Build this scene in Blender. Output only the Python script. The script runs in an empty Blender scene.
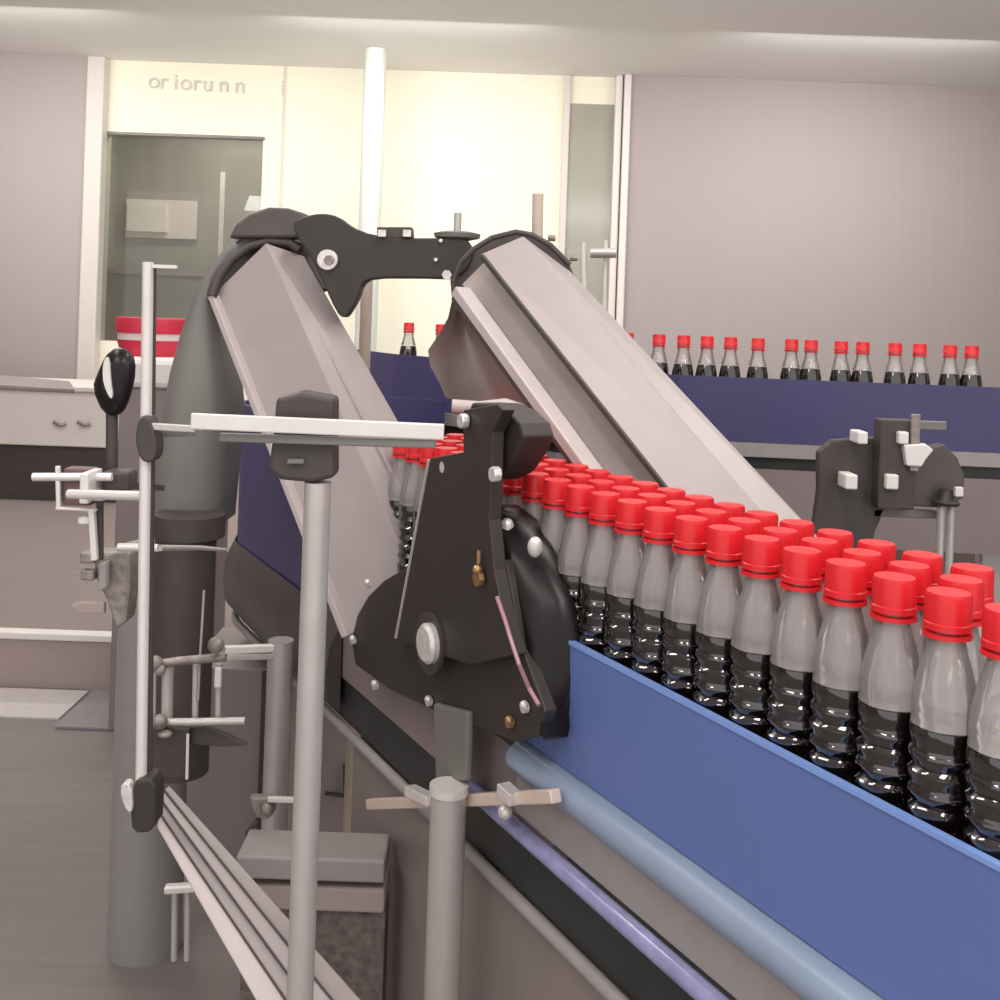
import bpy, bmesh, math, random
from mathutils import Vector as V, Matrix
random.seed(5)
scn = bpy.context.scene
COL = scn.collection
# ------------------------------------------------------------------ camera
F = 1100.0; HZ = 313.0; ROLL = math.radians(2.0); CZ = 1.42
CX = V((math.cos(ROLL), 0, math.sin(ROLL))); CU = V((-math.sin(ROLL), 0, math.cos(ROLL))); CY = V((0, 1, 0))
EYE = V((0, 0, CZ))
cd = bpy.data.cameras.new('camera'); cam = bpy.data.objects.new('camera', cd); COL.objects.link(cam)
cd.sensor_width = 36; cd.lens = 36 * F / 1000; cd.shift_y = -(500 - HZ) / 1000; cd.clip_start = .02
M3 = Matrix((CX, CU, -CY)).transposed()
cam.matrix_world = Matrix.Translation(EYE) @ M3.to_4x4()
scn.camera = cam
# ------------------------------------------------------------------ light
w = bpy.data.worlds.new('world'); scn.world = w; w.use_nodes = True
w.node_tree.nodes['Background'].inputs[0].default_value = (1, .97, .96, 1)
w.node_tree.nodes['Background'].inputs[1].default_value = 1.05
def area(name, loc, sx, sy, power, rot=(0, 0, 0), col=(1, .97, .93)):
    l = bpy.data.lights.new(name, 'AREA'); l.shape = 'RECTANGLE'; l.size = sx; l.size_y = sy; l.energy = power; l.color = col
    o = bpy.data.objects.new(name, l); COL.objects.link(o); o.location = loc; o.rotation_euler = rot
    return o
for lx, ly, p in ((-1.6, -.6, 22), (.2, -.6, 22), (2.0, -.6, 22), (-1.6, 1.6, 15), (.4, 1.6, 15), (2.2, 1.6, 15), (-1.4, 3.6, 15), (2.2, 3.6, 15)):
    area('ceiling_tube_light', (lx, ly, 3.08), .42, 1.3, p * 1.2)
for lx in (-3.2, -.6, 2.2):
    area('wall_wash_light', (lx, 6.4, 3.08), 1.6, .25, 36, (math.radians(22), 0, 0), (1, .97, .90))
area('ceiling_fill_light', (0, 3.2, 2.6), 6, .3, 55, (math.radians(140), 0, 0), (1, .98, .95))  # added fill, out of view, that brightens the far ceiling
scn.view_settings.view_transform = 'Standard'; scn.view_settings.look = 'None'
scn.view_settings.exposure = 0.0; scn.view_settings.gamma = 1.0; scn.view_settings.use_curve_mapping = False
scn.cycles.transparent_max_bounces = 40
scn.cycles.max_bounces = 10
# ------------------------------------------------------------------ helpers: places
def P(px, py, d):
    return EYE + CX * ((px - 500) / F * d) + CU * ((HZ - py) / F * d) + CY * d
G0 = V((.1, 1.47, 0)); D = V((-.477, .879, 0)); N = V((.879, .477, 0))
TS, R = 1.55, .30
def G(px, py, off=0.0):            # where a line of sight meets the vertical plane `off` in front of the conveyor's near side
    r = CX * ((px - 500) / F) + CU * ((HZ - py) / F) + CY
    s = (N.dot(G0 - EYE) - off) / N.dot(r)
    return EYE + r * s
CEN = G0 + D * TS + N * R
def PATH(t, l, z):
    if t <= TS:
        p = G0 + D * t + N * l
    else:
        a = (t - TS) / R
        p = CEN + (-N * math.cos(a) + D * math.sin(a)) * (R - l)
    return V((p.x, p.y, z))
def proj(p):
    q = p - EYE
    return 500 + F * q.dot(CX) / q.y, HZ - F * q.dot(CU) / q.y
# ------------------------------------------------------------------ helpers: materials
def mat(name, col, rough=.5, metal=0.0, noise=.06, scale=30, stretch=(1, 1, 1), bump=0.0, spec=.5, coat=0):
    m = bpy.data.materials.new(name); m.use_nodes = True
    nt = m.node_tree; b = nt.nodes['Principled BSDF']
    tc = nt.nodes.new('ShaderNodeTexCoord'); mp = nt.nodes.new('ShaderNodeMapping'); mp.inputs['Scale'].default_value = stretch
    nz = nt.nodes.new('ShaderNodeTexNoise'); nz.inputs['Scale'].default_value = scale; nz.inputs['Detail'].default_value = 4
    nt.links.new(tc.outputs['Object'], mp.inputs[0]); nt.links.new(mp.outputs[0], nz.inputs['Vector'])
    rp = nt.nodes.new('ShaderNodeValToRGB')
    rp.color_ramp.elements[0].position = .3; rp.color_ramp.elements[1].position = .7
    rp.color_ramp.elements[0].color = tuple(c * (1 - noise) for c in col) + (1,)
    rp.color_ramp.elements[1].color = tuple(min(1, c * (1 + noise)) for c in col) + (1,)
    nt.links.new(nz.outputs['Fac'], rp.inputs[0]); nt.links.new(rp.outputs[0], b.inputs['Base Color'])
    b.inputs['Roughness'].default_value = rough; b.inputs['Metallic'].default_value = metal
    b.inputs['Specular IOR Level'].default_value = spec; b.inputs['Coat Weight'].default_value = coat
    if bump:
        bp = nt.nodes.new('ShaderNodeBump'); bp.inputs['Strength'].default_value = bump; bp.inputs['Distance'].default_value = .01
        nt.links.new(nz.outputs['Fac'], bp.inputs['Height']); nt.links.new(bp.outputs[0], b.inputs['Normal'])
    return m
def s2l(r, g, b):
    return tuple(((c / 255 + .055) / 1.055) ** 2.4 if c > 10 else c / 255 / 12.92 for c in (r, g, b))
def mc(name, rgb, **k): return mat(name, s2l(*rgb), **k)
M = {}
M['cream'] = mc('cream_wall_paint', (250, 246, 228), rough=.8, noise=.01, scale=3)
M['ceiling'] = mc('ceiling_paint', (250, 250, 248), rough=.9, noise=.01, scale=3)
M['greywall'] = mc('grey_panel_paint', (176, 166, 166), rough=.75, noise=.015, scale=4, stretch=(6, 1, .3))
M['trim'] = mc('pale_trim_paint', (222, 214, 210), rough=.6, noise=.02)
M['floor'] = mc('grey_floor', (124, 116, 113), rough=.55, noise=.07, scale=5, stretch=(.5, 6, 1), bump=.05)
M['platform'] = mc('raised_floor', (136, 123, 121), rough=.6, noise=.09, scale=5, stretch=(.4, 9, 1), bump=.05)
M['beige'] = mc('beige_concrete', (168, 152, 146), rough=.8, noise=.03, scale=8)
M['whitep'] = mc('white_plastic', (235, 228, 224), rough=.4, noise=.02)
M['whitepaint'] = mc('white_floor_paint', (196, 188, 188), rough=.7, noise=.05)
M['greypatch'] = mc('grey_mat', (140, 134, 138), rough=.8, noise=.06)
M['channel'] = mc('grey_profile_plastic', (170, 158, 157), rough=.42, noise=.03, scale=14, stretch=(1, 1, 1), bump=.03)
M['channeldark'] = mc('web_plastic', (166, 154, 150), rough=.4, noise=.10, scale=10)
M['web'] = mc('chute_grey', (158, 147, 145), rough=.45, noise=.04)
M['lip'] = mc('pale_lip_plastic', (196, 184, 182), rough=.4, noise=.03)
M['funnel'] = mc('brushed_sheet_steel', (164, 152, 148), rough=.36, metal=.35, noise=.12, scale=6)
M['hood'] = mc('grey_green_sheet_metal', (126, 122, 118), rough=.45, metal=.15, noise=.05, scale=6)
M['endplate'] = mc('dark_end_plate', (92, 84, 82), rough=.4, metal=.3, noise=.10, scale=14)
M['dark'] = mc('dark_grey_plastic', (72, 64, 62), rough=.5, noise=.08, scale=20)
M['black'] = mc('black_plastic_plate', (56, 49, 47), rough=.5, noise=.05, scale=20)
M['gloss'] = mc('glossy_black_cover', (30, 25, 25), rough=.30, noise=.1, scale=8, spec=.3)
M['blue'] = mc('blue_guard_plastic', (98, 117, 174), rough=.38, noise=.02, scale=5)
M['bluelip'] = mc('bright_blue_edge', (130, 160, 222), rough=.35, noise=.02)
M['blueback'] = mc('dark_blue_guard', (72, 68, 110), rough=.45, noise=.05, scale=5)
M['ledge'] = mc('slate_blue_bumper', (142, 156, 178), rough=.30, noise=.06, scale=9)
M['strip'] = mc('warm_grey_strip', (158, 150, 148), rough=.4, noise=.04)
M['clear'] = mc('violet_tinted_tube', (150, 150, 192), rough=.12, noise=.30, scale=18, coat=.6)
M['belt'] = mc('charcoal_return_track', (50, 52, 52), rough=.42, noise=.12, scale=10)
M['skirt'] = mc('grey_skirt_sheet', (146, 134, 131), rough=.5, metal=.1, noise=.06, scale=9)
M['steel'] = mc('satin_steel', (196, 190, 186), rough=.36, metal=.35, noise=.04)
M['alu'] = mc('pale_aluminium', (230, 224, 220), rough=.35, metal=.25, noise=.03)
M['cast'] = mc('worn_cast_metal', (150, 140, 134), rough=.5, metal=.5, noise=.3, scale=60, bump=.3)
M['bolt'] = mc('bright_bolt_metal', (232, 226, 222), rough=.3, metal=.4, noise=.15, scale=80)
M['brass'] = mc('brass_screw_metal', (190, 150, 105), rough=.3, metal=.7, noise=.2, scale=80)
M['pinkbar'] = mc('warm_aluminium_bar', (228, 206, 192), rough=.4, metal=.2, noise=.04)
M['mauve'] = mc('mauve_grey_sheet', (136, 122, 122), rough=.5, noise=.05, scale=5)
M['red'] = mc('red_cap_plastic', (226, 36, 44), rough=.35, noise=.03)
M['redtub'] = mc('red_tub_plastic', (205, 48, 72), rough=.4, noise=.05)
M['cola'] = mc('dark_cola', (22, 14, 13), rough=.05, noise=.1, spec=1.0, coat=1.0)
M['maroon'] = mc('maroon_plastic', (112, 82, 84), rough=.5, noise=.06)
M['column'] = mc('grey_column_steel', (156, 152, 151), rough=.4, metal=.15, noise=.03)
M['brown'] = mc('brown_grit', (112, 100, 96), rough=.9, noise=.35, scale=60, bump=.4)
def glassy(name, tint, milk, rough):
    m = bpy.data.materials.new(name); m.use_nodes = True; nt = m.node_tree; nt.nodes.clear()
    out = nt.nodes.new('ShaderNodeOutputMaterial'); tr = nt.nodes.new('ShaderNodeBsdfTransparent'); tr.inputs[0].default_value = tint + (1,)
    gl = nt.nodes.new('ShaderNodeBsdfGlossy'); gl.inputs['Roughness'].default_value = rough
    df = nt.nodes.new('ShaderNodeBsdfDiffuse'); df.inputs[0].default_value = (.78, .73, .72, 1)
    fr = nt.nodes.new('ShaderNodeFresnel'); fr.inputs['IOR'].default_value = 1.5
    m1 = nt.nodes.new('ShaderNodeMixShader'); m1.inputs[0].default_value = milk
    m2 = nt.nodes.new('ShaderNodeMixShader')
    nt.links.new(tr.outputs[0], m1.inputs[1]); nt.links.new(df.outputs[0], m1.inputs[2])
    nt.links.new(fr.outputs[0], m2.inputs[0]); nt.links.new(m1.outputs[0], m2.inputs[1]); nt.links.new(gl.outputs[0], m2.inputs[2])
    nt.links.new(m2.outputs[0], out.inputs[0]); return m
M['pet'] = glassy('clear_bottle_plastic', (.95, .93, .92), .30, .09)
M['pane'] = mc('dark_window_glass', (98, 96, 90), rough=.08, noise=.12, scale=2, stretch=(3, 1, .7), spec=.6)
M['winglass'] = glassy('window_glass', (.86, .85, .82), .05, .02)
M['dimwall'] = mc('reflected_room_paint', (150, 149, 140), rough=.7, noise=.08, scale=2, stretch=(4, 1, .3))  # tones of the reflection imitated behind the window glass
M['dimfloor'] = mc('reflected_room_floor', (170, 166, 154), rough=.6, noise=.1, scale=3)
M['letter'] = mc('faded_lettering', (214, 210, 200), rough=.8, noise=.05)
# ------------------------------------------------------------------ helpers: objects
def tag(o, label=None, cat=None, group=None, kind=None):
    if label: o['label'] = label
    if cat: o['category'] = cat
    if group: o['group'] = group
    if kind: o['kind'] = kind
    return o
def thing(name, label, cat, loc, group=None):
    o = bpy.data.objects.new(name, None); COL.objects.link(o); o.location = loc; o.empty_display_size = .02
    return tag(o, label, cat, group)
def wloc(o):
    p = V((0, 0, 0))
    while o: p = p + V(o.location); o = o.parent
    return p
def obj(name, bm, m, parent=None, bevel=0, smooth=None, label=None):
    bmesh.ops.recalc_face_normals(bm, faces=bm.faces)
    lo = V([min(v.co[i] for v in bm.verts) for i in range(3)]); hi = V([max(v.co[i] for v in bm.verts) for i in range(3)])
    c = (lo + hi) / 2; c.z = lo.z
    for v in bm.verts: v.co -= c
    me = bpy.data.meshes.new(name); bm.to_mesh(me); bm.free()
    me.materials.append(M[m] if isinstance(m, str) else m)
    o = bpy.data.objects.new(name, me); COL.objects.link(o)
    o.location = c - (wloc(parent) if parent else V((0, 0, 0)))
    if parent: o.parent = parent
    if smooth is not None:
        for p in me.polygons: p.use_smooth = True
        try: me.set_sharp_from_angle(angle=math.radians(smooth))
        except Exception: pass
    if bevel:
        b = o.modifiers.new('bevel', 'BEVEL'); b.width = bevel; b.segments = 2; b.limit_method = 'ANGLE'; b.angle_limit = math.radians(40)
    if label: o['label'] = label
    return o
def sub(child, parent):              # hang a part under another part of the same thing
    child.location = wloc(child) - wloc(parent); child.parent = parent; return child
def BM(): return bmesh.new()
def poly_prism(bm, pts, thick):     # flat outline given thickness, away from the eye
    n = V((0, 0, 0))
    for i in range(len(pts)):
        a, b = pts[i], pts[(i + 1) % len(pts)]
        n += V(((a.y - b.y) * (a.z + b.z), (a.z - b.z) * (a.x + b.x), (a.x - b.x) * (a.y + b.y)))
    n.normalize()
    if n.dot(EYE - pts[0]) < 0: n = -n
    f = [bm.verts.new(p) for p in pts]; k = [bm.verts.new(p - n * thick) for p in pts]
    bm.faces.new(f); bm.faces.new(k[::-1])
    for i in range(len(f)):
        j = (i + 1) % len(f); bm.faces.new((f[j], f[i], k[i], k[j]))
    return bm
def prism_y(bm, pts, thick):        # same, but always given its depth straight back (+Y)
    f = [bm.verts.new(p) for p in pts]; k = [bm.verts.new(p + CY * thick) for p in pts]
    bm.faces.new(f); bm.faces.new(k[::-1])
    for i in range(len(f)):
        j = (i + 1) % len(f); bm.faces.new((f[j], f[i], k[i], k[j]))
    return bm
def tube(bm, pts, r, seg=14, r2=None):
    pts = [V(p) for p in pts]; rings = []; prev = None
    for i, p in enumerate(pts):
        t = (pts[min(i + 1, len(pts) - 1)] - pts[max(i - 1, 0)]).normalized()
        if prev is None:
            a = V((0, 0, 1)) if abs(t.z) < .9 else V((1, 0, 0)); u = t.cross(a).normalized()
        else:
            u = (prev - t * prev.dot(t)).normalized()
        prev = u; v = t.cross(u)
        rr = r if r2 is None else r + (r2 - r) * i / (len(pts) - 1)
        rings.append([bm.verts.new(p + (u * math.cos(2 * math.pi * k / seg) + v * math.sin(2 * math.pi * k / seg)) * rr) for k in range(seg)])
    for a, b in zip(rings, rings[1:]):
        for k in range(seg):
            bm.faces.new((a[k], a[(k + 1) % seg], b[(k + 1) % seg], b[k]))
    bm.faces.new(rings[0][::-1]); bm.faces.new(rings[-1]); return bm
def bar(bm, a, b, w, h, up=V((0, 0, 1))):
    t = (b - a).normalized(); s = t.cross(up).normalized(); u = s.cross(t)
    vs = [[bm.verts.new(p + s * (w / 2 * i) + u * (h / 2 * j)) for i, j in ((-1, -1), (1, -1), (1, 1), (-1, 1))] for p in (a, b)]
    for k in range(4):
        bm.faces.new((vs[0][k], vs[0][(k + 1) % 4], vs[1][(k + 1) % 4], vs[1][k]))
    bm.faces.new(vs[0][::-1]); bm.faces.new(vs[1]); return bm
def box(bm, x0, x1, y0, y1, z0, z1):
    vs = [bm.verts.new((x, y, z)) for z in (z0, z1) for x, y in ((x0, y0), (x1, y0), (x1, y1), (x0, y1))]
    for f in ((3, 2, 1, 0), (4, 5, 6, 7), (0, 1, 5, 4), (1, 2, 6, 5), (2, 3, 7, 6), (3, 0, 4, 7)): bm.faces.new([vs[i] for i in f])
    return bm
def disc(bm, c, axis, r, h, seg=24): # short cylinder standing off along axis
    return tube(bm, [c, c + axis * h], r, seg)
def ball(bm, c, r, s=(1, 1, 1)):
    bmesh.ops.create_uvsphere(bm, u_segments=16, v_segments=10, radius=r, matrix=Matrix.Translation(c) @ Matrix.Diagonal((s[0], s[1], s[2], 1))); return bm
def sweep(bm, prof, ts):             # closed (l, z) outline carried along the conveyor's path
    rings = [[bm.verts.new(PATH(t, l, z)) for l, z in prof] for t in ts]; n = len(prof)
    for a, b in zip(rings, rings[1:]):
        for k in range(n): bm.faces.new((a[k], a[(k + 1) % n], b[(k + 1) % n], b[k]))
    bm.faces.new(rings[0][::-1]); bm.faces.new(rings[-1]); return bm
def loft(bm, secs):                  # closed rings of equal length
    rings = [[bm.verts.new(p) for p in s] for s in secs]; n = len(secs[0])
    for a, b in zip(rings, rings[1:]):
        for k in range(n): bm.faces.new((a[k], a[(k + 1) % n], b[(k + 1) % n], b[k]))
    bm.faces.new(rings[0][::-1]); bm.faces.new(rings[-1]); return bm
def lathe(bm, prof, seg=24, c=V((0, 0, 0))):
    rings = [[bm.verts.new(c + V((r * math.cos(2 * math.pi * k / seg), r * math.sin(2 * math.pi * k / seg), z))) for k in range(seg)] for r, z in prof]
    for a, b in zip(rings, rings[1:]):
        for k in range(seg): bm.faces.new((a[k], a[(k + 1) % seg], b[(k + 1) % seg], b[k]))
    bm.faces.new(rings[0][::-1]); bm.faces.new(rings[-1]); return bm
def chaikin(pts, it=2):
    for _ in range(it):
        q = []
        for i in range(len(pts)):
            a, b = pts[i], pts[(i + 1) % len(pts)]
            q += [(a[0] * .75 + b[0] * .25, a[1] * .75 + b[1] * .25), (a[0] * .25 + b[0] * .75, a[1] * .25 + b[1] * .75)]
        pts = q
    return pts
def pd(pts, d): return [P(x, y, d) for x, y in pts]
def pg(pts, off): return [G(x, y, off) for x, y in pts]
def frange(a, b, n): return [a + (b - a) * i / (n - 1) for i in range(n)]
TOC = -N                              # towards the camera side of the conveyor
# ------------------------------------------------------------------ the setting
DW = 8.0
st = lambda name, bm, m, **k: tag(obj(name, bm, m, **k), kind='structure')
st('floor', box(BM(), -6, 6, -1.5, 8.3, -.1, 0), 'floor')
st('ceiling', box(BM(), -6, 6, -1.5, 8.3, 3.16, 3.26), 'ceiling')
WA, WB = P(106, 129, DW), P(256, 346, DW)
wb = BM(); box(wb, -6, WA.x, DW, DW + .12, 0, 3.16); box(wb, WB.x, 6, DW, DW + .12, 0, 3.16); box(wb, WA.x, WB.x, DW, DW + .12, 0, WB.z); box(wb, WA.x, WB.x, DW, DW + .12, WA.z - .03, 3.16)
st('wall_back', wb, 'cream')
st('wall_left', box(BM(), -6.12, -6, -1.5, DW + .12, 0, 3.16), 'greywall')
st('wall_right', box(BM(), 6, 6.12, -1.5, DW + .12, 0, 3.16), 'greywall')
def wx(px, py, d=DW): return P(px, py, d).x
# grey wall panelling either side of the cream stretch
st('wall_back_left', box(BM(), -6, wx(84, 330), DW - .10, DW, 0, 3.16), 'greywall')
st('wall_back_right', box(BM(), wx(620, 250), 6, DW - .10, DW, 0, 3.16), 'greywall')
x = wx(84, 330); st('trim_1', box(BM(), x, x + .125, DW - .12, DW, .7, 3.16), 'trim', bevel=.01)
x = wx(609, 250); st('trim_2', box(BM(), x, x + .05, DW - .10, DW, .19, 3.16), 'whitep', bevel=.01)
x = wx(617, 250); st('trim_3', box(BM(), x, x + .05, DW - .14, DW, .19, 3.16), 'whitep', bevel=.01)
x = wx(559, 220); st('trim_4', box(BM(), x, x + .05, DW - .06, DW, .19, 3.16), 'trim', bevel=.01)
x = wx(281, 170); st('trim_5', box(BM(), x, x + .015, DW - .015, DW, .19, 3.16), 'trim')
# window in the cream wall, with a made-up room behind its glass imitating reflections
w1 = tag(bpy.data.objects.new('window_1', None), kind='structure'); COL.objects.link(w1); w1.location = (WA.x, DW, WB.z)
obj('pane', box(BM(), WA.x, WB.x, DW + .02, DW + .03, WB.z, WA.z - .03), 'winglass', w1)
fb = BM(); bar(fb, V((WA.x, DW - .01, WA.z - .03)), V((WB.x + .01, DW - .01, WA.z - .03)), .03, .02); bar(fb, V((WB.x, DW - .01, WB.z)), V((WB.x, DW - .01, WA.z - .03)), .02, .03)
obj('window_frame', fb, 'hood', w1)
x0, x1, zf = WA.x - .5, WB.x + .6, WB.z - .35
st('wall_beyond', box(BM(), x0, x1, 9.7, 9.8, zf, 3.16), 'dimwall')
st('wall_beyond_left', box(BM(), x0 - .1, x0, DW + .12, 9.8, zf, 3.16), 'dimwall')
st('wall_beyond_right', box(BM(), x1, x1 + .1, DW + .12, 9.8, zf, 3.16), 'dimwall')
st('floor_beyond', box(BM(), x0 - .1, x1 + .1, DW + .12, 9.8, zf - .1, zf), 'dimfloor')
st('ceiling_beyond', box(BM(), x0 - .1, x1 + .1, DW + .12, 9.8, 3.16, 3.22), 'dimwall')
area('room_beyond_fill', ((x0 + x1) / 2, 9.0, 3.1), .9, .3, 22, (0, 0, 0), (1, .98, .9))  # unseen lamp added to brighten the made-up room
a, b = P(124, 202, 9.55), P(164, 232, 9.55); nb = thing('reflection_board', 'pale rectangular board added behind the dark window to imitate a reflection', 'board', (0, 9.6, b.z))  # added panel imitating the bright rectangle reflected in the pane
obj('panel', box(BM(), a.x, b.x, 9.62, 9.69, b.z, a.z), 'whitep', nb, bevel=.005)
obj('board_frame', box(BM(), a.x - .02, b.x + .25, 9.66, 9.695, b.z - .05, a.z + .04), 'trim', nb, bevel=.003)
a, b = P(100, 262, 9.2), P(190, 282, 9.2); sf = thing('reflection_shelf', 'long grey shelf unit low behind the dark window, added to imitate its reflection', 'shelf', (a.x, 9.3, zf))  # shelf and upright added as further imitated reflections
obj('shelf_board', box(BM(), a.x, b.x + .5, 9.2, 9.6, b.z + .05, b.z + .09), 'strip', sf); obj('unit', box(BM(), a.x, b.x + .45, 9.25, 9.58, zf, b.z + .05), 'dimwall', sf)
obj('upright', box(BM(), P(222, 200, 9.3).x - .02, P(222, 200, 9.3).x + .02, 9.3, 9.34, b.z + .09, P(222, 172, 9.3).z), 'trim', sf)
# narrow dark window / door light on the right of the cream wall
w2 = tag(bpy.data.objects.new('window_2', None), kind='structure'); COL.objects.link(w2)
a, b = P(568, 104, DW), P(608, 360, DW); w2.location = (a.x, DW, b.z)
obj('pane', box(BM(), a.x, b.x, DW - .03, DW - .005, b.z, a.z), mc('grey_green_glass', (165, 163, 152), rough=.15, noise=.05, scale=3), w2)
obj('window_frame', bar(BM(), V((a.x, DW - .03, b.z)), V((a.x, DW - .03, a.z)), .05, .03), 'trim', w2)
# white pipe column in front of the cream wall
pb = P(367, 300, 7.4); pcol = tag(obj('wall_column', tube(BM(), [V((pb.x, 7.4, 0)), V((pb.x, 7.4, 3.16))], .075, 20), mc('pale_grey_pipe', (214, 218, 214), rough=.4, noise=.02), smooth=40), 'pale grey round floor-to-ceiling pipe column before the cream wall', 'column')
# faded lettering at the top of the cream wall
p0 = P(150, 88, DW); lt = thing('wall_lettering', 'row of faded grey letters high on the cream wall above the dark window', 'lettering', (p0.x, DW - .006, p0.z))
for chh, px in zip('oriorunni', (154, 164, 176, 186, 197, 208, 224, 240, 283)):
    cu = bpy.data.curves.new('letter', 'FONT'); cu.body = chh; cu.size = .165; cu.extrude = .004; cu.align_x = 'CENTER'
    tmp = bpy.data.objects.new('letter_tmp', cu); COL.objects.link(tmp); bpy.context.view_layer.update()
    me = bpy.data.meshes.new_from_object(tmp.evaluated_get(bpy.context.evaluated_depsgraph_get())); bpy.data.objects.remove(tmp)
    me.materials.append(M['letter']); o = bpy.data.objects.new('letter', me); COL.objects.link(o); o.parent = lt; o.rotation_euler = (math.pi / 2, 0, 0)
    o.location = P(px, 88 + (px - 154) * .055, DW - .006) - V(lt.location)
# raised floor beyond a step, with its white nosing
st('platform', box(BM(), -6, 6, 4.02, DW, 0, .19), 'platform')
e = BM(); box(e, -3.2, wx(118, 632, 4.0), 3.99, 4.05, .175, .20)
st('trim_6', e, 'whitep', bevel=.004)
st('trim_7', box(BM(), -3.2, wx(118, 660, 4.0), 4.0, 4.02, 0, .175), 'beige')
tag(obj('floor_stripe', box(BM(), -3.2, wx(76, 705, 3.85), 3.70, 3.97, 0, .006), 'whitepaint'), 'pale painted stripe on the floor below the step at far left', 'floor stripe')
tag(obj('floor_mat', box(BM(), wx(76, 705, 3.8), wx(128, 705, 3.8), 3.62, 3.97, 0, .012), 'greypatch', bevel=.003), 'grey mat on the floor beside the end of the pale stripe', 'mat')
# ------------------------------------------------------------------ left background: counter, tub, tray
c = thing('counter', 'low off-white counter with dark base standing on the raised floor at left', 'counter', P(30, 500, 6.6))
zt = P(60, 386, 6.6).z; zm = P(60, 447, 6.6).z; xr = wx(150, 450, 6.6)
obj('carcass', box(BM(), -4.4, xr, 6.62, 7.2, zm, zt - .03), 'whitep', c, bevel=.01)
obj('worktop', box(BM(), -4.45, xr + .02, 6.58, 7.22, zt - .03, zt), 'trim', c, bevel=.006)
obj('plinth', box(BM(), -4.4, xr, 6.66, 7.2, .19, zm), 'dark', c, label='dark recessed base')
for px in (60, 84):
    obj('handle', tube(BM(), [P(px - 6, 422, 6.6), P(px, 425, 6.58), P(px + 6, 424, 6.6)], .012, 8), 'cast', c)
tag(obj('tray', poly_prism(BM(), [P(-40, 374, 3.0), P(2, 375, 3.0), P(70, 381, 3.0), P(75, 389, 2.9), P(40, 387, 2.85), P(-40, 382, 2.85)], .012), 'mauve', bevel=.003), 'flat mauve-grey sheet metal tray jutting in from the left edge', 'tray')
sa = thing('side_cabinet', 'small mauve-grey cabinet behind the upright rod carrying the red tub', 'cabinet', P(140, 470, 3.6))
za, zb = P(140, 358, 3.6).z, .0
obj('carcass', box(BM(), wx(117, 400, 3.6), wx(205, 400, 3.6), 3.62, 3.98, 0, za - .10), 'mauve', sa, bevel=.006)
obj('top', box(BM(), wx(108, 360, 3.6), wx(207, 360, 3.6), 3.60, 3.99, za - .10, za), 'trim', sa, bevel=.02)
tb = thing('red_tub', 'oval red plastic tub with a pale band on the small cabinet', 'tub', P(150, 357, 3.75))
cx = P(152, 350, 3.78); tz = P(150, 318, 3.75).z
def ovl(z, s): return [V((cx.x + .126 * s * math.cos(k * math.pi / 16), 3.78 + .11 * s * math.sin(k * math.pi / 16), z)) for k in range(32)]
h = tz - za
obj('body', loft(BM(), [ovl(za, .80), ovl(za + h * .35, .92), ovl(za + h * .42, .94)]), 'redtub', tb, smooth=40)
obj('band', loft(BM(), [ovl(za + h * .42, .92), ovl(za + h * .60, .93)]), 'trim', tb, smooth=40, label='pale band')
obj('rim', loft(BM(), [ovl(za + h * .60, .97), ovl(za + h * .95, 1.0), ovl(za + h, .98)]), 'redtub', tb, smooth=40)
# ------------------------------------------------------------------ rear bottle line
ZR = 1.28
rp = [(-.70, 4.1), (-.33, 3.45), (P(560, 370, 2.9).x, 2.92), (P(680, 375, 2.76).x, 2.76), (P(820, 380, 2.73).x, 2.73), (P(1000, 385, 2.70).x, 2.70), (2.2, 2.66)]
rear = thing('rear_conveyor', 'distant conveyor with dark blue side guard carrying spaced bottles along the back', 'conveyor', (.6, 2.8, 0))
def rsweep(prof):
    bm = BM(); rings = []
    for i, (x, y) in enumerate(rp):
        x0, y0 = rp[max(i - 1, 0)]; x1, y1 = rp[min(i + 1, len(rp) - 1)]
        t = V((x1 - x0, y1 - y0, 0)).normalized(); n = V((-t.y, t.x, 0))
        rings.append([bm.verts.new(V((x, y, 0)) + n * l + V((0, 0, z))) for l, z in prof])
    for a, b in zip(rings, rings[1:]):
        for k in range(len(prof)): bm.faces.new((a[k], a[(k + 1) % len(prof)], b[(k + 1) % len(prof)], b[k]))
    bm.faces.new(rings[0][::-1]); bm.faces.new(rings[-1]); return bm
rect = lambda l0, l1, z0, z1: [(l0, z0), (l1, z0), (l1, z1), (l0, z1)]
obj('side_guard', rsweep(rect(0, .006, 1.12, ZR)), 'blueback', rear)
obj('side_guard', rsweep(rect(.12, .126, 1.14, 1.20)), 'blueback', rear)
obj('belt', rsweep(rect(.008, .118, 1.12, 1.1305)), 'belt', rear)
obj('side_rail', rsweep(rect(-.012, .12, 1.085, 1.119)), 'strip', rear)
obj('return_track_and_gap', rsweep(rect(.01, .11, 1.055, 1.0845)), 'belt', rear)  # dark strip stands for the shade in the black gap below the rail
obj('frame_sheet', rsweep(rect(-.004, .12, .87, 1.054)), 'mauve', rear)
for px in (700, 985):
    q = P(px, 500, 2.86); obj('leg', box(BM(), q.x - .03, q.x + .03, 2.80, 2.84, 0, .87), 'steel', rear, bevel=.003)
rc = thing('rear_cabinet', 'pale beige machine cabinet under the rear conveyor at right', 'cabinet', P(900, 700, 3.1))
xa = wx(828, 560, 3.1)
obj('carcass', box(BM(), xa, 2.4, 3.1, 3.6, .19, P(900, 545, 3.1).z), 'beige', rc, bevel=.005)
obj('lid', box(BM(), xa - .02, 2.42, 3.07, 3.62, P(900, 545, 3.1).z, P(900, 533, 3.1).z), 'strip', rc, bevel=.005)
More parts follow.
